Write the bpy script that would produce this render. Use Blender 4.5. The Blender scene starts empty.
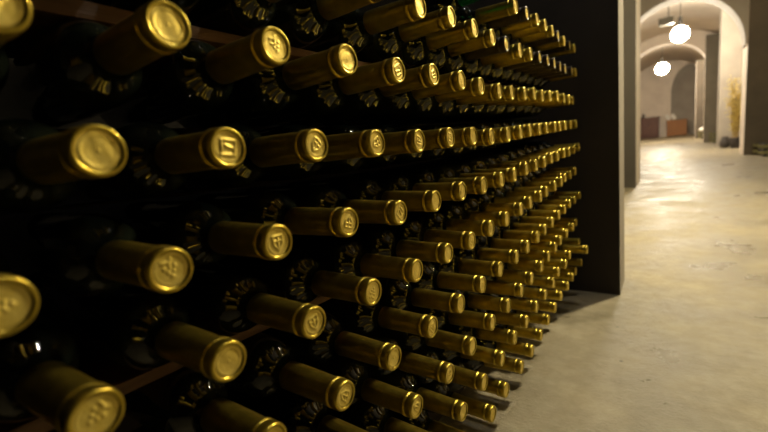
import bpy, bmesh, math, random
import numpy as np
from mathutils import Matrix, Vector

random.seed(7)
scene = bpy.context.scene
col = scene.collection
PI = math.pi
U = 0.085            # spacing of the bottles in metres
FLOOR = -6.9         # floor below the eye, in bottle spacings

# ------------------------------------------------------------------ materials
def new_mat(name):
    m = bpy.data.materials.new(name)
    m.use_nodes = True
    nt = m.node_tree
    return m, nt, nt.nodes['Principled BSDF']

def noise_mat(name, c1, c2, scale, rough=(0.5, 0.8), bump=0.0, bump_scale=None, metallic=0.0, detail=6,
              stretch=(1, 1, 1), coat=0.0, spec=0.5, lo=0.35, hi=0.65):
    m, nt, bs = new_mat(name)
    N, L = nt.nodes, nt.links
    tc = N.new('ShaderNodeTexCoord')
    mp = N.new('ShaderNodeMapping'); mp.inputs['Scale'].default_value = stretch
    L.new(tc.outputs['Object'], mp.inputs['Vector'])
    no = N.new('ShaderNodeTexNoise'); no.inputs['Scale'].default_value = scale; no.inputs['Detail'].default_value = detail
    L.new(mp.outputs[0], no.inputs['Vector'])
    r = N.new('ShaderNodeValToRGB')
    r.color_ramp.elements[0].position = lo; r.color_ramp.elements[1].position = hi
    r.color_ramp.elements[0].color = (*c1, 1); r.color_ramp.elements[1].color = (*c2, 1)
    L.new(no.outputs['Fac'], r.inputs[0]); L.new(r.outputs[0], bs.inputs['Base Color'])
    mr = N.new('ShaderNodeMapRange')
    mr.inputs['To Min'].default_value = rough[0]; mr.inputs['To Max'].default_value = rough[1]
    L.new(no.outputs['Fac'], mr.inputs['Value']); L.new(mr.outputs[0], bs.inputs['Roughness'])
    bs.inputs['Metallic'].default_value = metallic
    bs.inputs['Coat Weight'].default_value = coat
    bs.inputs['Specular IOR Level'].default_value = spec
    if bump:
        n2 = N.new('ShaderNodeTexNoise'); n2.inputs['Scale'].default_value = bump_scale or scale * 3; n2.inputs['Detail'].default_value = 8
        L.new(mp.outputs[0], n2.inputs['Vector'])
        b = N.new('ShaderNodeBump'); b.inputs['Strength'].default_value = bump; b.inputs['Distance'].default_value = 0.01
        L.new(n2.outputs['Fac'], b.inputs['Height']); L.new(b.outputs[0], bs.inputs['Normal'])
    return m

def floor_mat():
    m, nt, bs = new_mat('worn_concrete')
    N, L = nt.nodes, nt.links
    tc = N.new('ShaderNodeTexCoord')
    big = N.new('ShaderNodeTexNoise'); big.inputs['Scale'].default_value = 3.2; big.inputs['Detail'].default_value = 7; big.inputs['Roughness'].default_value = 0.62
    mid = N.new('ShaderNodeTexNoise'); mid.inputs['Scale'].default_value = 17; mid.inputs['Detail'].default_value = 8; mid.inputs['Roughness'].default_value = 0.7
    fin = N.new('ShaderNodeTexNoise'); fin.inputs['Scale'].default_value = 160; fin.inputs['Detail'].default_value = 4
    spot = N.new('ShaderNodeTexVoronoi'); spot.inputs['Scale'].default_value = 8.5
    for n in (big, mid, fin, spot): L.new(tc.outputs['Object'], n.inputs['Vector'])
    r1 = N.new('ShaderNodeValToRGB')
    r1.color_ramp.elements[0].position = 0.33; r1.color_ramp.elements[0].color = (0.195, 0.172, 0.115, 1)
    r1.color_ramp.elements[1].position = 0.68; r1.color_ramp.elements[1].color = (0.42, 0.375, 0.27, 1)
    L.new(big.outputs['Fac'], r1.inputs[0])
    r2 = N.new('ShaderNodeValToRGB')
    r2.color_ramp.elements[0].position = 0.3; r2.color_ramp.elements[0].color = (0.66, 0.63, 0.55, 1)
    r2.color_ramp.elements[1].position = 0.7; r2.color_ramp.elements[1].color = (1, 1, 1, 1)
    L.new(mid.outputs['Fac'], r2.inputs[0])
    mx = N.new('ShaderNodeMix'); mx.data_type = 'RGBA'; mx.blend_type = 'MULTIPLY'; mx.inputs[0].default_value = 1
    L.new(r1.outputs[0], mx.inputs[6]); L.new(r2.outputs[0], mx.inputs[7])
    r3 = N.new('ShaderNodeValToRGB')          # a few dark specks on the concrete
    r3.color_ramp.elements[0].position = 0.018; r3.color_ramp.elements[0].color = (0.25, 0.22, 0.18, 1)
    r3.color_ramp.elements[1].position = 0.05; r3.color_ramp.elements[1].color = (1, 1, 1, 1)
    L.new(spot.outputs['Distance'], r3.inputs[0])
    mx2 = N.new('ShaderNodeMix'); mx2.data_type = 'RGBA'; mx2.blend_type = 'MULTIPLY'; mx2.inputs[0].default_value = 1
    L.new(mx.outputs[2], mx2.inputs[6]); L.new(r3.outputs[0], mx2.inputs[7])
    L.new(mx2.outputs[2], bs.inputs['Base Color'])
    mr = N.new('ShaderNodeMapRange'); mr.inputs['From Min'].default_value = 0.35; mr.inputs['From Max'].default_value = 0.65
    mr.inputs['To Min'].default_value = 0.24; mr.inputs['To Max'].default_value = 0.62
    L.new(big.outputs['Fac'], mr.inputs['Value']); L.new(mr.outputs[0], bs.inputs['Roughness'])
    b = N.new('ShaderNodeBump'); b.inputs['Strength'].default_value = 0.6; b.inputs['Distance'].default_value = 0.012
    ad = N.new('ShaderNodeMath'); ad.operation = 'MULTIPLY_ADD'; ad.inputs[1].default_value = 0.25
    L.new(fin.outputs['Fac'], ad.inputs[0]); L.new(mid.outputs['Fac'], ad.inputs[2])
    L.new(ad.outputs[0], b.inputs['Height']); L.new(b.outputs[0], bs.inputs['Normal'])
    return m

def emit_mat(name, colr, strength):
    m = bpy.data.materials.new(name); m.use_nodes = True
    nt = m.node_tree; nt.nodes.clear()
    e = nt.nodes.new('ShaderNodeEmission'); o = nt.nodes.new('ShaderNodeOutputMaterial')
    e.inputs[0].default_value = (*colr, 1); e.inputs[1].default_value = strength
    nt.links.new(e.outputs[0], o.inputs[0])
    return m

def glass_mat():
    m, nt, bs = new_mat('dark_bottle_glass')
    bs.inputs['Base Color'].default_value = (0.006, 0.008, 0.005, 1)
    bs.inputs['Roughness'].default_value = 0.06
    bs.inputs['IOR'].default_value = 1.52
    bs.inputs['Coat Weight'].default_value = 0.3
    bs.inputs['Coat Roughness'].default_value = 0.03
    N, L = nt.nodes, nt.links
    tc = N.new('ShaderNodeTexCoord'); n = N.new('ShaderNodeTexNoise'); n.inputs['Scale'].default_value = 45; n.inputs['Detail'].default_value = 2
    L.new(tc.outputs['Object'], n.inputs['Vector'])
    b = N.new('ShaderNodeBump'); b.inputs['Strength'].default_value = 0.18; b.inputs['Distance'].default_value = 0.004
    L.new(n.outputs['Fac'], b.inputs['Height']); L.new(b.outputs[0], bs.inputs['Normal'])
    return m

M = {}
M['gold'] = noise_mat('gold_foil', (0.53, 0.395, 0.05), (0.66, 0.50, 0.08), 90, rough=(0.25, 0.36), bump=0.05, bump_scale=260, metallic=0.95)
M['gold_disc'] = noise_mat('embossed_gold_foil', (0.86, 0.66, 0.12), (0.96, 0.77, 0.2), 120, rough=(0.40, 0.5), bump=0.06, bump_scale=420, metallic=0.75)  # same foil as the capsule, coloured lighter for the light its end catches
M['dark_foil'] = noise_mat('dark_foil', (0.035, 0.025, 0.015), (0.06, 0.042, 0.022), 90, rough=(0.3, 0.45), bump=0.05, bump_scale=260, metallic=0.4)
M['green_foil'] = noise_mat('green_foil', (0.006, 0.16, 0.06), (0.01, 0.22, 0.085), 90, rough=(0.25, 0.4), bump=0.05, bump_scale=260, metallic=0.5)
M['glass'] = glass_mat()
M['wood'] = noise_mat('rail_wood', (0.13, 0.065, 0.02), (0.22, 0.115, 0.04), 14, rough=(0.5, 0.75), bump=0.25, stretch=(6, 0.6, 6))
M['shaded_wood'] = noise_mat('shaded_wood', (0.02, 0.012, 0.007), (0.035, 0.02, 0.012), 14, rough=(0.7, 0.9), bump=0.25, stretch=(6, 0.6, 6))  # rail wood with the shade deep in the stack put into its colour
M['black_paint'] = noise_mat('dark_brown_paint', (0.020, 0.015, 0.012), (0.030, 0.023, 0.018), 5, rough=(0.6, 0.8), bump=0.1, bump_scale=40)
M['pier_dark'] = noise_mat('brown_grey_front', (0.075, 0.060, 0.044), (0.105, 0.085, 0.062), 3, rough=(0.7, 0.9), bump=0.1, bump_scale=30)  # darker front colour of the nearest and farthest right piers
M['black_grey'] = noise_mat('dark_grey_front', (0.030, 0.026, 0.020), (0.042, 0.036, 0.028), 3, rough=(0.7, 0.9), bump=0.1, bump_scale=30)  # dark front colour of the second pier
M['olive_front'] = noise_mat('olive_grey_front', (0.13, 0.115, 0.085), (0.17, 0.15, 0.115), 3, rough=(0.7, 0.9), bump=0.1, bump_scale=30)  # front colour of the olive grey pier
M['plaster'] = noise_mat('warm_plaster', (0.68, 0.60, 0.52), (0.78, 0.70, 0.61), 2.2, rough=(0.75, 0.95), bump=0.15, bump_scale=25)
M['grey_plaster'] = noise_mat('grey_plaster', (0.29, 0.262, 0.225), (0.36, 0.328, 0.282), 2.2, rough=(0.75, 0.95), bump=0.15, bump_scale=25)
M['dimmed_plaster'] = noise_mat('dimmed_plaster', (0.10, 0.087, 0.066), (0.15, 0.13, 0.10), 2.5, rough=(0.75, 0.95), bump=0.2, bump_scale=25)  # plaster darkened so the unseen aisle wall bounces less light
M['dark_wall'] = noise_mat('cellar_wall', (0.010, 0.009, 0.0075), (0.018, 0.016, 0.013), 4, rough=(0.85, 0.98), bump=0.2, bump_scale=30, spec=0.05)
M['floor'] = floor_mat()
M['redwood'] = noise_mat('dark_red_wood', (0.085, 0.028, 0.016), (0.13, 0.045, 0.026), 9, rough=(0.4, 0.6), stretch=(5, 5, 0.7))
M['oakwood'] = noise_mat('orange_oak', (0.26, 0.105, 0.028), (0.36, 0.155, 0.045), 9, rough=(0.45, 0.65), stretch=(0.7, 5, 6))
M['paper'] = noise_mat('white_paper', (0.78, 0.76, 0.70), (0.84, 0.82, 0.77), 5, rough=(0.8, 0.9))
M['black_metal'] = noise_mat('black_metal', (0.02, 0.02, 0.02), (0.035, 0.033, 0.03), 20, rough=(0.4, 0.55), metallic=0.5)
M['enamel'] = noise_mat('grey_enamel', (0.06, 0.055, 0.04), (0.08, 0.074, 0.055), 12, rough=(0.35, 0.5))
M['pot'] = noise_mat('dark_clay', (0.028, 0.024, 0.024), (0.05, 0.042, 0.04), 20, rough=(0.5, 0.7))
M['straw'] = noise_mat('golden_straw', (0.56, 0.46, 0.14), (0.72, 0.60, 0.22), 30, rough=(0.6, 0.8))
M['stem'] = noise_mat('straw_stem', (0.30, 0.21, 0.07), (0.42, 0.31, 0.11), 30, rough=(0.6, 0.8))
M['pallet'] = noise_mat('greenish_board', (0.14, 0.13, 0.05), (0.22, 0.20, 0.085), 11, rough=(0.6, 0.8), stretch=(1, 1, 5))
M['brass'] = noise_mat('brass', (0.55, 0.38, 0.12), (0.62, 0.44, 0.16), 20, rough=(0.3, 0.4), metallic=0.9)
LAMP = (1.0, 0.84, 0.52)
M['bulb_side'] = emit_mat('lamp_glow_side', LAMP, 2600)
M['bulb_hall'] = emit_mat('lamp_glow_hall', (1.0, 0.88, 0.68), 250)
M['bulb_near'] = emit_mat('lamp_glow_near', (1.0, 0.95, 0.86), 1100)

# ------------------------------------------------------------------ helpers
def link(name, me, mat, parent=None, smooth=False):
    o = bpy.data.objects.new(name, me)
    col.objects.link(o)
    if mat is not None and not me.materials:
        for mm in (mat if isinstance(mat, (list, tuple)) else [mat]): me.materials.append(mm)
    if parent is not None: o.parent = parent
    if smooth:
        for p in me.polygons: p.use_smooth = True
    return o

def mesh_of(bm, name):
    bmesh.ops.recalc_face_normals(bm, faces=bm.faces)
    me = bpy.data.meshes.new(name); bm.to_mesh(me); bm.free()
    return me

def add_box(bm, a, b, bevel=0.0, mi=0):
    vs = [bm.verts.new((x, y, z)) for x in (a[0], b[0]) for y in (a[1], b[1]) for z in (a[2], b[2])]
    fs = [(0, 1, 3, 2), (4, 6, 7, 5), (0, 4, 5, 1), (2, 3, 7, 6), (0, 2, 6, 4), (1, 5, 7, 3)]
    faces = [bm.faces.new([vs[i] for i in f]) for f in fs]
    for f in faces: f.material_index = mi
    if bevel:
        es = list({e for f in faces for e in f.edges})
        bmesh.ops.bevel(bm, geom=es, offset=bevel, segments=2, affect='EDGES', profile=0.5)
    return faces

def box(name, a, b, mat, parent=None, bevel=0.0):
    bm = bmesh.new(); add_box(bm, a, b, bevel)
    return link(name, mesh_of(bm, name), mat, parent)

def add_lathe(bm, prof, seg=40, mi=0, close=False):
    rings = []
    for r, z in prof:
        if r < 1e-6: rings.append([bm.verts.new((0, 0, z))])
        else: rings.append([bm.verts.new((r * math.cos(2 * PI * i / seg), r * math.sin(2 * PI * i / seg), z)) for i in range(seg)])
    for A, B in zip(rings, rings[1:]):
        for i in range(seg):
            j = (i + 1) % seg
            if len(A) == 1 and len(B) == 1: continue
            if len(A) == 1: f = bm.faces.new((A[0], B[i], B[j]))
            elif len(B) == 1: f = bm.faces.new((A[i], A[j], B[0]))
            else: f = bm.faces.new((A[i], A[j], B[j], B[i]))
            f.material_index = mi

def lathe_mesh(name, prof, seg=40, smooth=True):
    bm = bmesh.new(); add_lathe(bm, prof, seg)
    me = mesh_of(bm, name)
    if smooth:
        for p in me.polygons: p.use_smooth = True
    return me

def add_tube(bm, pts, r, seg=8):
    pts = [Vector(p) for p in pts]
    rings = []
    for i, p in enumerate(pts):
        d = (pts[min(i + 1, len(pts) - 1)] - pts[max(i - 1, 0)]).normalized()
        a = d.orthogonal().normalized(); b = d.cross(a)
        rr = r[i] if isinstance(r, (list, tuple)) else r
        rings.append([bm.verts.new(p + rr * (a * math.cos(2 * PI * k / seg) + b * math.sin(2 * PI * k / seg))) for k in range(seg)])
    for A, B in zip(rings, rings[1:]):
        for k in range(seg):
            bm.faces.new((A[k], A[(k + 1) % seg], B[(k + 1) % seg], B[k]))
    bm.faces.new(rings[0][::-1]); bm.faces.new(rings[-1])

def empty(name, loc):
    o = bpy.data.objects.new(name, None); col.objects.link(o); o.location = loc
    o.empty_display_size = 0.05
    return o

def tag(o, label, cat, group=None):
    o['label'] = label; o['category'] = cat
    if group: o['group'] = group
    return o

def structure(o, label=None, cat=None):
    o['kind'] = 'structure'
    if label: o['label'] = label
    if cat: o['category'] = cat
    return o

def W(x, y, z):                     # bottle spacings relative to the eye height -> metres above the floor
    return Vector((x * U, y * U, (z - FLOOR) * U))

# ------------------------------------------------------------------ bottle meshes (local +Z runs from the base to the mouth)
BL = 3.5 * U
def zt(d): return BL - d * U        # d = distance behind the mouth, in spacings
RB = 0.408 * U
body_prof = [(0, 0.018), (0.012, 0.016), (0.022, 0.010), (0.028, 0.003), (RB - 0.004, 0.0), (RB - 0.001, 0.0015), (RB, 0.005),
             (0.408 * U, zt(1.66)), (0.4065 * U, zt(1.58)), (0.402 * U, zt(1.5)), (0.394 * U, zt(1.43)), (0.38 * U, zt(1.36)), (0.362 * U, zt(1.3)), (0.341 * U, zt(1.25)), (0.316 * U, zt(1.21)), (0.29 * U, zt(1.18)), (0.262 * U, zt(1.155)), (0.234 * U, zt(1.13)), (0.21 * U, zt(1.105)), (0.193 * U, zt(1.08)), (0.181 * U, zt(1.05)), (0.173 * U, zt(1.01)), (0.1705 * U, zt(0.97)), (0.168 * U, zt(0.9)),
             (RB * 0.36, zt(0.4)), (RB * 0.36, zt(0.02)), (0, zt(0.02))]
glass_me = lathe_mesh('glass_body', body_prof, 56)
glass_me.materials.append(M['glass'])
cap_prof = [(0.1735 * U, zt(0.955)), (0.1765 * U, zt(0.95)), (0.1755 * U, zt(0.8)), (0.1685 * U, zt(0.45)), (0.1640 * U, zt(0.26)),
            (0.1640 * U, zt(0.205)), (0.1655 * U, zt(0.196)), (0.1745 * U, zt(0.182)), (0.1765 * U, zt(0.168)), (0.1765 * U, zt(0.148)), (0.1710 * U, zt(0.138)),
            (0.1655 * U, zt(0.131)), (0.1655 * U, zt(0.123)), (0.1710 * U, zt(0.114)), (0.1745 * U, zt(0.102)), (0.1745 * U, zt(0.045)),
            (0.1715 * U, zt(0.022)), (0.1660 * U, zt(0.007)), (0.1560 * U, zt(0.0)), (0.1400 * U, zt(0.004)), (0.1330 * U, zt(0.012))]
def capsule_mesh(mat, nm):
    me = lathe_mesh(nm, cap_prof, 48); me.materials.append(mat); return me
cap_me = {k: capsule_mesh(M[k], 'capsule_' + k) for k in ('gold', 'dark_foil', 'green_foil')}

def seg_d(px, py, ax, ay, bx, by):
    t = max(0, min(1, ((px - ax) * (bx - ax) + (py - ay) * (by - ay)) / ((bx - ax) ** 2 + (by - ay) ** 2)))
    return math.hypot(px - ax - t * (bx - ax), py - ay - t * (by - ay))
def sm(x): x = max(0, min(1, x)); return x * x * (3 - 2 * x)
def relief_plain(x, y):
    r = math.hypot(x, y)
    return 0.5 * sm(1 - abs(r - 0.8) / 0.09) + 0.5 * sm(1 - r / 0.1) + 0.2 * math.sin(5 * x + 3 * y)
def relief_flag(x, y):
    h = 0.0
    for s in ((-0.5, 0.42, 0.45, 0.5), (-0.45, -0.5, 0.5, -0.42), (-0.5, 0.42, -0.4, -0.2), (0.5, 0.35, 0.42, -0.42), (-0.2, 0.12, 0.3, 0.02)):
        h = max(h, sm(1.5 - seg_d(x, y, *s) / 0.085))
    return h + 0.4 * sm(1 - abs(math.hypot(x, y) - 0.86) / 0.08)
def relief_crest(x, y):
    h = 0.0
    for s in ((-0.42, 0.45, 0.42, 0.45), (-0.42, 0.45, -0.36, -0.15), (0.42, 0.45, 0.36, -0.15), (-0.36, -0.15, 0, -0.6), (0.36, -0.15, 0, -0.6),
              (0, 0.35, 0, -0.4), (-0.3, 0.1, 0.3, 0.1)):
        h = max(h, sm(1.4 - seg_d(x, y, *s) / 0.08))
    return h + 0.4 * sm(1 - abs(math.hypot(x, y) - 0.84) / 0.07)
def relief_grapes(x, y):
    h = 0.0
    for i, row in enumerate(((-0.3, 0, 0.3), (-0.15, 0.15), (0.0,))):
        for cx in row:
            h = max(h, sm(1 - math.hypot(x - cx, y - 0.15 + 0.26 * i) / 0.17))
    h = max(h, sm(1.4 - seg_d(x, y, 0, 0.3, 0.2, 0.6) / 0.07), sm(1.3 - seg_d(x, y, 0.05, 0.45, -0.35, 0.5) / 0.09))
    return h + 0.35 * sm(1 - abs(math.hypot(x, y) - 0.85) / 0.07)
def disc_mesh(name, fn):
    bm = bmesh.new(); R0 = 0.1335 * U; nr, ns = 18, 48
    c = bm.verts.new((0, 0, zt(0.016) + 0.0007 * fn(0, 0))); prev = None
    for i in range(1, nr + 1):
        r = i / nr
        ring = []
        for k in range(ns):
            a = 2 * PI * k / ns; x, y = r * math.cos(a), r * math.sin(a)
            h = zt(0.018) + 0.0007 * fn(x, y) * (1 if r < 0.97 else 0)
            ring.append(bm.verts.new((x * R0, y * R0, h)))
        for k in range(ns):
            j = (k + 1) % ns
            if prev is None: bm.faces.new((c, ring[k], ring[j]))
            else: bm.faces.new((prev[k], ring[k], ring[j], prev[j]))
        prev = ring
    me = mesh_of(bm, name)
    for p in me.polygons: p.use_smooth = True
    me.materials.append(M['gold_disc'])
    if me.polygons[0].normal.z < 0: me.flip_normals()
    return me
discs = [disc_mesh('disc_plain', relief_plain), disc_mesh('disc_flag', relief_flag), disc_mesh('disc_crest', relief_crest), disc_mesh('disc_grapes', relief_grapes)]

# ------------------------------------------------------------------ rows of bottles (mouth positions along the rack, in spacings; top row first)
ROWS = [
 ('Y', 0, [(10.171, 3.091), (11.104, 3.133), (12.101, 3.177), (13.004, 3.206), (13.934, 3.201), (14.651, 3.183), (15.582, 3.169), (16.466, 3.161)]),
 ('Z', 0, [(5.518, 2.061), (6.572, 2.13), (7.552, 2.124), (8.495, 2.116), (9.375, 2.123), (10.369, 2.124), (11.324, 2.161), (12.179, 2.192), (13.14, 2.231), (14.032, 2.255), (14.957, 2.258), (15.743, 2.267), (16.664, 2.287)]),
 ('A', -1, [(0.715, 1.03), (1.674, 1.085), (2.671, 1.088), (3.708, 1.092), (4.764, 1.081), (5.778, 1.122), (6.82, 1.124), (7.749, 1.096), (8.777, 1.061), (9.669, 1.082), (10.734, 1.126), (11.587, 1.177), (12.473, 1.17), (13.36, 1.213), (14.216, 1.25), (15.18, 1.226), (16.056, 1.227)]),
 ('B', 0, [(1.066, 0.196), (2.003, 0.173), (3.039, 0.149), (4.109, 0.132), (5.167, 0.122), (6.205, 0.143), (7.184, 0.141), (8.143, 0.108), (9.149, 0.125), (10.172, 0.166), (11.074, 0.204), (11.949, 0.221), (12.861, 0.247), (13.828, 0.265), (14.649, 0.293), (15.404, 0.317), (16.359, 0.332)]),
 ('C', 0, [(0.44, -0.63), (1.366, -0.699), (2.372, -0.733), (3.342, -0.748), (4.486, -0.832), (5.53, -0.834), (6.533, -0.81), (7.477, -0.827), (8.539, -0.832), (9.575, -0.828), (10.453, -0.764), (11.407, -0.756), (12.306, -0.728), (13.16, -0.684), (14.128, -0.678), (15.016, -0.632), (15.905, -0.64)]),
 ('D', 0, [(0.741, -1.492), (1.691, -1.602), (2.683, -1.673), (3.712, -1.706), (4.782, -1.752), (5.814, -1.765), (6.792, -1.784), (7.768, -1.756), (8.822, -1.765), (9.856, -1.713), (10.747, -1.692), (11.731, -1.667), (12.594, -1.653), (13.504, -1.596), (14.4, -1.562), (15.248, -1.522), (16.255, -1.514)]),
 ('E', 0, [(1.981, -2.56), (2.999, -2.703), (4.009, -2.749), (5.092, -2.773), (6.145, -2.789), (7.181, -2.776), (8.216, -2.774), (9.375, -2.807), (10.313, -2.795)]),
 ('F', 0, [(4.439, -3.745), (5.533, -3.806), (6.516, -3.781), (7.587, -3.751), (8.605, -3.769), (9.642, -3.75), (10.552, -3.737), (11.604, -3.724), (12.451, -3.656)]),
 ('G', 0, [(5.928, -4.778), (6.953, -4.773), (8.051, -4.802), (8.944, -4.717), (9.952, -4.731), (10.919, -4.69), (11.897, -4.697), (12.84, -4.624), (13.813, -4.569)]),
 ('H', 0, [(7.291, -5.7), (8.161, -5.64), (9.382, -5.709), (10.455, -5.755), (11.321, -5.702), (12.141, -5.599), (13.046, -5.55), (13.955, -5.477), (14.961, -5.458)]),
]
BEFORE = {'Y': 1, 'Z': 4, 'A': 0, 'B': 0, 'C': 0, 'D': 0, 'E': 0, 'F': 2, 'G': 2, 'H': 1}
END_Y = 17.85
SAG = [(0.4, 0.0), (3, -0.06), (6, -0.08), (9, -0.06), (11, 0.0), (13, 0.09), (15, 0.18), (18, 0.26)]   # the whole stack rises a little at its far end
def sag(y): return float(np.interp(y, [a for a, b in SAG], [b for a, b in SAG]))
ROWWORD = {'H': 'bottom', 'G': 'second', 'F': 'third', 'E': 'fourth', 'D': 'fifth', 'C': 'sixth', 'B': 'seventh', 'A': 'eighth', 'Z': 'ninth', 'Y': 'top'}
ORD = ['', 'first', 'second', 'third', 'fourth', 'fifth', 'sixth', 'seventh', 'eighth', 'ninth', 'tenth', 'eleventh', 'twelfth', 'thirteenth',
       'fourteenth', 'fifteenth', 'sixteenth', 'seventeenth', 'eighteenth', 'nineteenth', 'twentieth']
DARK = {('Y', 1), ('Y', 5), ('Y', 7), ('Z', 4), ('Z', 7), ('Z', 8), ('Z', 9), ('Z', 10), ('Z', 11), ('Z', 12)}
EMB = {('B', 1): 1, ('C', 2): 2, ('A', 1): 0, ('A', 2): 3, ('B', 0): 0, ('C', 1): 3, ('D', 1): 0, ('D', 2): 2}

def make_bottle(kind):
    root = empty('wine_bottle', (0, 0, 0))
    link('glass_body', glass_me, None, root)
    c = link('capsule', cap_me[kind], None, root)
    link('capsule_top', discs[0], None, c)
    return root
def copy_bottle(src, kind, disc):
    r = src.copy(); col.objects.link(r)
    for ch in list(src.children):
        k = ch.copy(); col.objects.link(k); k.parent = r
        if k.name.startswith('capsule'):
            k.data = cap_me[kind]
            if kind == 'green_foil': k['label'] = 'green foil capsule'
            for g in list(ch.children):
                q = g.copy(); col.objects.link(q); q.parent = k; q.data = discs[disc]
    return r

proto = None
ROW_Z = {}
for rk, i0, tips in ROWS:
    ys = np.array([t[0] for t in tips]); zs = np.array([t[1] for t in tips]); n = len(tips); ii = np.arange(n)
    py = np.polyfit(ii, ys, 2 if n > 10 else 1)
    z0 = float(np.mean([z - sag(y) for y, z in tips]))
    pz = np.polyfit(ys, zs - np.array([sag(y) for y in ys]) - z0, 2 if n > 12 else 1); ylo, yhi = ys[0], ys[-1]
    def rowz(y, z0=z0, pz=pz, ylo=ylo, yhi=yhi): return z0 + sag(y) + float(np.polyval(pz, min(yhi, max(ylo, y))))
    ROW_Z[rk] = rowz
    lst = []
    for k in range(BEFORE[rk], 0, -1):
        y = ys[0] - k * 0.99; lst.append((-k, (y, rowz(y)), y))
    for k in range(n):
        lst.append((k, tips[k], float(np.polyval(py, k))))
    k, y = n, ys[-1]
    step = 0.93
    while y + step < END_Y:
        y += step
        lst.append((k, (y + random.uniform(-.04, .04), rowz(y) + random.uniform(-.03, .03)), y)); k += 1
    total = len(lst)
    for q in range(1, total):
        if lst[q][2] < lst[q - 1][2] + 0.87: lst[q] = (lst[q][0], lst[q][1], lst[q - 1][2] + 0.87)
    for pos, (k, tip, yb) in enumerate(lst):
        PV = 2.5
        zb = rowz(yb)
        tx = random.uniform(-0.03, 0.03) if (k > 6 or k < 0) else 0.0
        dz = max(-0.06, min(0.06, tip[1] - zb)); dy = max(-0.07, min(0.07, tip[0] - yb)) if k > 1 else tip[0] - yb
        yb2 = yb; zb2 = zb
        if rk == 'Y' and k == -1: zb2 = zb + 0.16; dz = 0.06
        if rk == 'G' and pos == total - 2: tx = 0.42
        T = W(tx, yb2 + dy, zb2 + dz); B = W(tx - PV, yb2, zb2)
        ax = (T - B).normalized()
        base = T - ax * BL
        # local z along ax, local y as close to world up as possible, then a spin about the axis
        xa = Vector((0, 0, 1)).cross(ax).normalized(); yaax = ax.cross(xa)
        rot = Matrix((xa, yaax, ax)).transposed()
        spin = random.uniform(-PI, PI) if (rk, k) not in EMB else random.uniform(-0.3, 0.3)
        rot = rot @ Matrix.Rotation(spin, 3, 'Z')
        kind = 'dark_foil' if (rk, k) in DARK else ('green_foil' if (rk, k) == ('Y', -1) else 'gold')
        disc = EMB.get((rk, k), random.choice([0, 2, 3, 3, 2, 1]))
        if proto is None:
            proto = make_bottle('gold')
        r = copy_bottle(proto, kind, disc)
        r.matrix_world = Matrix.Translation(base) @ rot.to_4x4()
        word = {'gold': 'gold-capped', 'dark_foil': 'dark-capped', 'green_foil': 'green-capped'}[kind]
        num = total - pos
        where = 'next to the dark end pier' if num == 1 else ORD[num] + ' from the dark end pier'
        extra = ' sticking out' if rk == 'G' and pos == total - 2 else ''
        rowname = 'top row' if rk == 'Y' else ('bottom row' if rk == 'H' else ROWWORD[rk] + ' row up')
        tag(r, '%s wine bottle%s, %s in %s' % (word, extra, where, rowname), 'wine bottle', 'wine bottles lying in the rack')
for ch in list(proto.children_recursive) + [proto]:
    bpy.data.objects.remove(ch)

# ------------------------------------------------------------------ wooden rails between the layers
order = ['H', 'G', 'F', 'E', 'D', 'C', 'B', 'A', 'Z', 'Y']
def rail(xf, xb, zlo, zhi, y0=0.15, y1=18.2):
    bm = bmesh.new(); prev = None
    for y in np.linspace(y0, y1, 60):
        lo, hi = zlo(y), zhi(y)
        ring = [bm.verts.new(W(xf, y, lo)), bm.verts.new(W(xf, y, hi)), bm.verts.new(W(xb, y, hi)), bm.verts.new(W(xb, y, lo))]
        if prev:
            for a in range(4): bm.faces.new((prev[a], prev[(a + 1) % 4], ring[(a + 1) % 4], ring[a]))
        else: bm.faces.new(ring[::-1])
        prev = ring
    bm.faces.new(prev)
    return mesh_of(bm, 'rail')
for lo, hi in zip(order, order[1:]):
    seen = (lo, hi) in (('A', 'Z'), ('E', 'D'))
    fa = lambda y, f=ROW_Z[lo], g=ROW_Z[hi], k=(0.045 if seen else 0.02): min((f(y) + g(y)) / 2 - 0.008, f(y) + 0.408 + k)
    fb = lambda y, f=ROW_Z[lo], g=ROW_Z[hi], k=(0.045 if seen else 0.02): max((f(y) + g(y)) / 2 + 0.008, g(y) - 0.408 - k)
    o = link('wooden_rail', rail(-1.5 if seen else -2.75, -3.3, fa, fb), M['wood'] if seen else M['shaded_wood'])
    up = 'top' if hi == 'Y' else ROWWORD[hi]
    tag(o, ('long brown wooden rail carrying' if seen else 'dark thin wooden rail deep under') + ' the %s row of wine bottles' % up, 'wooden rail', 'wooden rails between the bottle rows')
o = link('timber_sleeper', rail(-1.75, -3.4, lambda y: FLOOR, lambda y: ROW_Z['H'](y) - 0.47), M['shaded_wood'])
tag(o, 'long wooden sleeper lying on the floor under the bottom bottle row', 'timber')

# ------------------------------------------------------------------ setting
def sbox(name, a, b, mat, label=None, cat=None, mats=None, facemat=None):
    """box whose faces may carry different materials: facemat maps a normal (x-,x+,y-,y+,z-,z+) to a slot"""
    bm = bmesh.new(); add_box(bm, a, b)
    bmesh.ops.recalc_face_normals(bm, faces=bm.faces)
    if facemat:
        for f in bm.faces:
            n = f.normal
            k = max(range(3), key=lambda i: abs(n[i])); key = 'xyz'[k] + ('+' if n[k] > 0 else '-')
            f.material_index = facemat.get(key, 0)
    o = link(name, mesh_of(bm, name), mats or mat)
    return structure(o, label, cat)

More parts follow.
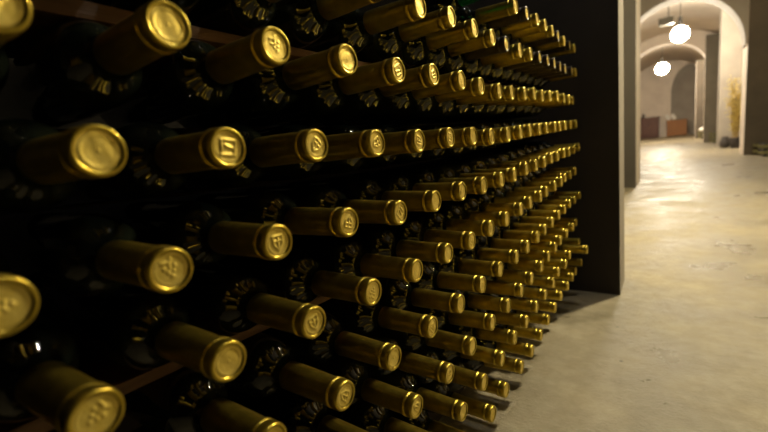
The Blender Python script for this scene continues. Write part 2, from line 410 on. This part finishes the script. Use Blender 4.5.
H = 3.7
sbox('floor', (-2.6, -4.0, -0.12), (2.6, 26.0, 0.0), M['floor'], 'worn beige concrete cellar floor', 'floor')
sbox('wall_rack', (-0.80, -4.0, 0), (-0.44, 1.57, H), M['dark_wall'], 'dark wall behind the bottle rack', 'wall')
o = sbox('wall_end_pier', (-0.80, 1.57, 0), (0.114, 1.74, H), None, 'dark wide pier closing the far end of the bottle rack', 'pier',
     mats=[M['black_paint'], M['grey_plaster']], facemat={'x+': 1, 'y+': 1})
o.name = 'pier_end'
sbox('wall_passage', (-1.0, 1.74, 0), (-0.80, 4.62, H), M['plaster'], 'plastered wall beyond the end pier', 'wall')
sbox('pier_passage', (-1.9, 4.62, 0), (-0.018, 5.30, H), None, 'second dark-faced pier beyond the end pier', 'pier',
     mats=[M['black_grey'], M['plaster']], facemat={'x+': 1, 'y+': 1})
sbox('wall_left', (-1.9, 5.30, 0), (-1.65, 24.6, H), M['plaster'], 'plastered left wall of the vaulted hall', 'wall')
sbox('wall_right', (1.75, 8.27, 0), (1.95, 24.6, H), M['plaster'], 'plastered right wall of the vaulted hall', 'wall')
sbox('wall_aisle', (1.75, 0.5, 0), (1.95, 8.27, H), M['dimmed_plaster'], 'unseen plastered wall across the aisle, darkened to bounce less light', 'wall')
sbox('wall_near', (1.75, -4.0, 0), (1.95, 0.5, H), M['dark_wall'], 'dark near end of the wall across the aisle from the bottle rack', 'wall')  # unseen stretch of wall, coloured dark to cut bounced light
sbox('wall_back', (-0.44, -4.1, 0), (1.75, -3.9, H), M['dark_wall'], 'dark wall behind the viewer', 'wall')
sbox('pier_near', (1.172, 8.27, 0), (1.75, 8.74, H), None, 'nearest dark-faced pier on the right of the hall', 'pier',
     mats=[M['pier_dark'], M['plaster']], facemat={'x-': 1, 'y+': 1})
sbox('pier_plant', (1.06, 10.95, 0), (1.75, 11.35, H), M['grey_plaster'], 'pale plastered pier behind the dried plant', 'pier')
sbox('pier_olive', (0.966, 13.75, 0), (1.75, 13.97, 2.73), None, 'olive grey pier standing beyond the pale pier', 'pier',
     mats=[M['olive_front'], M['plaster']], facemat={'x-': 1, 'y+': 1})
sbox('pier_far', (0.945, 17.7, 0), (1.75, 18.1, 2.6), None, 'farthest dark-faced pier of the right row', 'pier',
     mats=[M['pier_dark'], M['plaster']], facemat={'x-': 1, 'y+': 1})
sbox('ceiling', (-2.6, -4.1, H), (2.6, 26.0, H + 0.12), M['dark_wall'], 'dark ceiling over the cellar', 'ceiling')  # out of view over the rack, kept dark to cut bounced light

# vault and its transverse arches
def arch_z(x, cx, hw, spring, rise):
    t = (x - cx) / hw
    return spring + rise * math.sqrt(max(0.0, 1 - t * t))
def vault(name, y0, y1, cx, hw, spring, rise, label):
    bm = bmesh.new(); n = 40; prev = None
    for i in range(n + 1):
        a = PI * i / n
        x = cx + hw * math.cos(a); z = spring + rise * math.sin(a)
        ring = [bm.verts.new((x, y0, z)), bm.verts.new((x, y1, z)), bm.verts.new((cx + (hw + .06) * math.cos(a), y1, z + 0.05)), bm.verts.new((cx + (hw + .06) * math.cos(a), y0, z + 0.05))]
        if prev:
            for k in range(4): bm.faces.new((prev[k], prev[(k + 1) % 4], ring[(k + 1) % 4], ring[k]))
        else: bm.faces.new(ring)
        prev = ring
    bm.faces.new(prev[::-1])
    o = link(name, mesh_of(bm, name), M['plaster'])
    for p in o.data.polygons: p.use_smooth = len(p.vertices) == 4 and abs(p.normal.y) < 0.5
    return structure(o, label, 'vault')
def arch_wall(name, y0, y1, cx, hw, spring, rise, xl, xr, top, mat, label, legs=False):
    """wall across the hall with an arched opening from cx-hw to cx+hw"""
    bm = bmesh.new(); n = 36
    xs = [cx - hw * math.cos(PI * i / n) for i in range(n + 1)]
    pts = [(x, arch_z(x, cx, hw, spring, rise)) for x in xs]
    lo = 0.0 if legs else spring
    prof = []
    if xl < xs[0] - 1e-4: prof.append((xl, lo, xs[0]))
    def cell(xa, za, xb, zb):
        v = [bm.verts.new((x, y, z)) for y in (y0, y1) for x, z in ((xa, za), (xb, zb), (xb, top), (xa, top))]
        for f in ((0, 1, 2, 3), (7, 6, 5, 4), (0, 4, 5, 1), (1, 5, 6, 2), (2, 6, 7, 3), (3, 7, 4, 0)): bm.faces.new([v[k] for k in f])
    if xl < xs[0] - 1e-4: cell(xl, lo, xs[0], lo)
    for (a, za), (b, zb) in zip(pts, pts[1:]): cell(a, za, b, zb)
    if xr > xs[-1] + 1e-4: cell(xs[-1], lo, xr, lo)
    bmesh.ops.remove_doubles(bm, verts=bm.verts, dist=1e-5)
    # drop the inner shared faces
    seen = {}
    for f in list(bm.faces):
        key = tuple(sorted(v.index for v in f.verts)); seen.setdefault(key, []).append(f)
    bm.verts.index_update()
    o = link(name, mesh_of(bm, name), mat)
    return structure(o, label, 'arch')
vault('vault_hall', 5.3, 14.0, 0.20, 1.55, 1.90, 1.12, 'curved plaster vault over the near part of the hall')
vault('vault_far', 14.4, 24.0, 0.05, 1.72, 1.95, 1.55, 'curved plaster vault over the far end of the hall')
arch_wall('arch_near', 8.3, 8.7, 0.32, 0.83, 1.64, 0.90, -1.65, 1.75, H, M['grey_plaster'], 'nearer plaster arch across the hall')
arch_wall('arch_far', 14.0, 14.4, 0.12, 0.90, 2.02, 0.74, -1.65, 1.75, H, M['plaster'], 'farther plaster arch across the hall')
# end wall with its arched recess
arch_wall('wall_end', 24.0, 24.4, 1.06, 0.80, 2.05, 1.22, -1.65, 1.87, H, M['plaster'], 'far end wall with a tall arched recess', legs=True)
sbox('wall_recess', (0.0, 24.4, 0), (1.75, 24.6, H), M['grey_plaster'], 'grey back of the arched recess', 'wall')
sbox('trim_pilaster', (-0.06, 23.9, 0), (0.08, 24.0, 3.0), M['plaster'], 'pale pilaster between the two wooden chests', 'pilaster')

# ------------------------------------------------------------------ pendant lamps
def pendant(loc, rg, glow, label, top=3.0, shade=False):
    x, y, z = loc
    t = empty('pendant_lamp', (x, y, z))
    bm = bmesh.new(); add_tube(bm, [(0, 0, rg + 0.16), (0.004, 0, (top - z) * 0.5), (0, 0, top - z)], 0.006)
    link('cord', mesh_of(bm, 'cord'), M['black_metal'], t)
    bm = bmesh.new(); add_lathe(bm, [(0, rg + 0.17), (0.03, rg + 0.165), (0.036, rg + 0.08), (0.045, rg + 0.02), (0.05, rg - 0.01), (0.0, rg - 0.01)], 24)
    link('socket', mesh_of(bm, 'socket'), M['black_metal'], t, True)
    bm = bmesh.new(); bmesh.ops.create_uvsphere(bm, u_segments=28, v_segments=18, radius=rg)
    link('globe', mesh_of(bm, 'globe'), glow, t, True)
    if not shade: return tag(t, label, 'lamp')
    bm = bmesh.new(); R = rg * 1.25
    add_lathe(bm, [(0.03, rg + 0.10), (R * 0.5, rg + 0.075), (R * 0.9, rg + 0.035), (R, rg + 0.022), (R, rg + 0.014), (R * 0.88, rg + 0.026), (R * 0.5, rg + 0.062), (0.03, rg + 0.088)], 32)
    link('lamp_shade', mesh_of(bm, 'lamp_shade'), M['enamel'], t, True)
    return tag(t, label, 'lamp')
pendant((0.376, 9.75, 2.22), 0.14, M['bulb_hall'], 'glowing pendant lamp hanging between the two vault arches', top=3.0)
pendant((0.0, 16.6, 2.40), 0.18, M['bulb_hall'], 'glowing pendant lamp hanging farther back by the end wall', top=3.48)
pendant((0.757, 2.69, 2.15), 0.055, M['bulb_side'], 'small pendant lamp in the passage past the end pier', top=H)
pendant((0.42, 1.22, 2.45), 0.025, M['bulb_near'], 'small pendant lamp over the aisle just before the dark end pier', top=H)
# dark conduit plate beside the first lamp
t = empty('lamp_bracket', (0.20, 9.45, 2.42))
bm = bmesh.new(); add_box(bm, (-0.15, -0.08, -0.04), (0.08, 0.08, 0.08), 0.012); link('housing', mesh_of(bm, 'housing'), M['enamel'], t)
bm = bmesh.new(); add_tube(bm, [(0, 0, 0.045), (0, 0, 0.44)], 0.008); link('hanger', mesh_of(bm, 'hanger'), M['black_metal'], t)
tag(t, 'grey boxy fitting hanging just left of the nearer glowing lamp', 'light fitting')

# ------------------------------------------------------------------ wooden chests at the end wall
t = empty('cabinet', (-0.56, 23.6, 0))
box('body', (-0.36, -0.22, 0.07), (0.36, 0.26, 0.93), M['redwood'], t, 0.008)
box('cabinet_top', (-0.40, -0.26, 0.93), (0.40, 0.27, 0.98), M['redwood'], t, 0.01)
box('plinth', (-0.34, -0.20, 0.0), (0.34, 0.25, 0.07), M['redwood'], t)
for s in (-1, 1):
    d = box('door', (min(0.01 * s, 0.34 * s), -0.245, 0.11), (max(0.01 * s, 0.34 * s), -0.221, 0.89), M['redwood'], t, 0.006)
    box('door_panel', (min(0.06 * s, 0.29 * s), -0.253, 0.18), (max(0.06 * s, 0.29 * s), -0.2452, 0.82), M['redwood'], d, 0.003)
    bm = bmesh.new(); bmesh.ops.create_uvsphere(bm, u_segments=12, v_segments=8, radius=0.014, matrix=Matrix.Translation((0.035 * s, -0.258, 0.5)))
    link('knob', mesh_of(bm, 'knob'), M['brass'], d, True)
tag(t, 'dark red-brown wooden cabinet against the far end wall', 'cabinet')
t = empty('jug', (-0.84, 23.6, 0.981))
link('jug_body', lathe_mesh('jug_body', [(0, 0), (0.05, 0), (0.062, 0.03), (0.058, 0.09), (0.03, 0.14), (0.028, 0.19), (0.034, 0.2), (0.0, 0.195)], 24), M['pot'], t)
bm = bmesh.new(); add_tube(bm, [(0.03, 0, 0.17), (0.07, 0, 0.16), (0.08, 0, 0.11), (0.058, 0, 0.07)], 0.008); link('jug_handle', mesh_of(bm, 'jug_handle'), M['pot'], t, True)
tag(t, 'small dark jug standing on the red-brown cabinet', 'jug')

t = empty('wooden_chest', (0.48, 23.5, 0))
box('body', (-0.37, -0.24, 0.03), (0.37, 0.24, 0.70), M['oakwood'], t, 0.006)
for k in range(4):
    box('front_board', (-0.38, -0.262, 0.04 + k * 0.165), (0.38, -0.241, 0.19 + k * 0.165), M['oakwood'], t, 0.005)
box('lid', (-0.40, -0.27, 0.701), (0.40, 0.26, 0.745), M['oakwood'], t, 0.008)
for s in (-1, 1): box('foot', (0.30 * s - 0.05, -0.2, 0), (0.30 * s + 0.05, 0.2, 0.03), M['oakwood'], t)
tag(t, 'orange-brown plank chest with white leaflets on its lid', 'chest')
for i, (x, lab) in enumerate(((0.20, 'white leaflet leaning on the plank chest, nearest the pilaster'), (0.42, 'white leaflet leaning on the plank chest, second from the pilaster'))):
    bm = bmesh.new()
    add_box(bm, (-0.075, -0.012, 0), (0.075, 0.012, 0.27))
    o = link('leaflet', mesh_of(bm, 'leaflet'), M['paper'])
    o.matrix_world = Matrix.Translation((x, 23.5, 0.748 + 0.034)) @ Matrix.Rotation(-0.5, 4, 'Y') @ Matrix.Rotation(-0.25, 4, 'X')
    tag(o, lab, 'leaflet')

# ------------------------------------------------------------------ dried plant and pots by the pale pier
t = empty('dried_plant', (1.275, 10.35, 0))
link('pot', lathe_mesh('pot', [(0, 0), (0.06, 0), (0.085, 0.10), (0.095, 0.19), (0.095, 0.205), (0.085, 0.205), (0.08, 0.185), (0, 0.18)], 28), M['pot'], t)
bms = bmesh.new(); bml = bmesh.new(); rg = random.Random(3)
for s in range(26):
    a = rg.uniform(0, 2 * PI); r0 = rg.uniform(0, 0.05); lean = rg.uniform(0.03, 0.16); h = rg.uniform(0.75, 1.22)
    pts = [Vector((math.cos(a) * (r0 + lean * (q / 5) ** 1.6), math.sin(a) * (r0 + lean * (q / 5) ** 1.6), 0.17 + h * q / 5)) for q in range(6)]
    add_tube(bms, pts, [0.006, 0.0055, 0.005, 0.004, 0.0035, 0.002], 5)
    for q in range(30):
        f = rg.uniform(0.15, 1.0); i = min(4, int(f * 5)); p = pts[i].lerp(pts[i + 1], f * 5 - i)
        b = rg.uniform(0, 2 * PI); d = Vector((math.cos(b), math.sin(b), rg.uniform(0.2, 1.1))).normalized(); L = rg.uniform(0.05, 0.11)
        w = d.cross(Vector((0, 0, 1))).normalized() * rg.uniform(0.010, 0.018); up = w.cross(d).normalized() * 0.004
        v = [bml.verts.new(x) for x in (p, p + d * L * 0.5 + w + up, p + d * L - Vector((0, 0, 0.02)), p + d * L * 0.5 - w + up)]
        bml.faces.new(v)
link('stems', mesh_of(bms, 'stems'), M['stem'], t)
link('foliage', mesh_of(bml, 'foliage'), M['straw'], t)
tag(t, 'tall golden dried plant in a dark pot before the pale pier', 'plant')
t = empty('clay_jar', (1.155, 10.72, 0))
link('jar_body', lathe_mesh('jar_body', [(0, 0), (0.06, 0), (0.085, 0.06), (0.085, 0.12), (0.06, 0.17), (0.05, 0.2), (0.058, 0.22), (0.045, 0.22), (0.0, 0.18)], 28), M['pot'], t)
tag(t, 'dark squat jar on the floor beside the dried plant', 'jar')

# ------------------------------------------------------------------ low slatted racks along the right side
def low_rack(loc, w, d, n, label, gap=0.085):
    t = empty('slatted_rack', loc)
    for s in (0.06, w - 0.1):
        box('bearer', (s, 0.0, 0.0), (s + 0.05, d, 0.012 + gap * n), M['black_metal'], t, 0.003)
    for k in range(n):
        for j in range(2):
            box('slat', (0.0, -0.012 + j * (d - 0.0), 0.035 + gap * k), (w, 0.0 + j * (d - 0.0) - 0.001 + j * 0.012, 0.035 + gap * k + 0.042), M['pallet'], t, 0.003)
    return tag(t, label, 'rack', 'low slatted racks between the piers')
low_rack((1.26, 7.72, 0), 0.46, 0.42, 2, 'low slatted rack before the nearest dark-faced right pier')
low_rack((1.08, 13.1, 0), 0.55, 0.6, 3, 'low slatted rack standing before the olive grey pier')
low_rack((1.0, 16.7, 0), 0.6, 0.7, 3, 'low slatted rack before the farthest right pier, under white bundle')
bm = bmesh.new(); bmesh.ops.create_grid(bm, x_segments=24, y_segments=16, size=0.5)
for v in bm.verts:
    x, y = v.co.x, v.co.y
    e = max(0.0, 1 - (abs(x) * 2) ** 4) * max(0.0, 1 - (abs(y) * 2) ** 4)
    v.co = Vector((x * 0.42, y * 0.5, 0.10 * e ** 0.6 + 0.012 * math.sin(17 * x + 9 * y) * e))
geo = bmesh.ops.extrude_face_region(bm, geom=bm.faces[:])
for v in [g for g in geo['geom'] if isinstance(g, bmesh.types.BMVert)]: v.co.z = -0.0
o = link('cloth_bundle', mesh_of(bm, 'cloth_bundle'), M['paper'], None, True); o.location = (1.22, 17.0, 0.262 + 0.008)
tag(o, 'folded white cloth lying on the farthest slatted rack', 'cloth')

# ------------------------------------------------------------------ world, camera
w = bpy.data.worlds.new('World'); scene.world = w; w.use_nodes = True
bg = w.node_tree.nodes['Background']; bg.inputs[0].default_value = (1.0, 0.8, 0.55, 1); bg.inputs[1].default_value = 0.0

cam = bpy.data.cameras.new('camera'); co = bpy.data.objects.new('camera', cam); col.objects.link(co)
R = ((0.81177, -0.583874, -0.01098), (0.575466, 0.796601, 0.18511), (-0.099334, -0.156586, 0.982656))
mw = Matrix(((R[0][0], R[0][2], -R[0][1], 2.995 * U), (R[1][0], R[1][2], -R[1][1], 0.0), (R[2][0], R[2][2], -R[2][1], -FLOOR * U), (0, 0, 0, 1)))
co.matrix_world = mw
cam.sensor_width = 36.0; cam.lens = 396.91 / 768 * 36.0; cam.clip_start = 0.01
cam.dof.use_dof = True; cam.dof.focus_distance = 0.55; cam.dof.aperture_fstop = 4.0
scene.camera = co

scene.view_settings.view_transform = 'Standard'; scene.view_settings.look = 'None'
scene.view_settings.gamma = 1; scene.view_settings.exposure = 0.0
scene.cycles.max_bounces = 8
scene.cycles.sample_clamp_indirect = 6.0
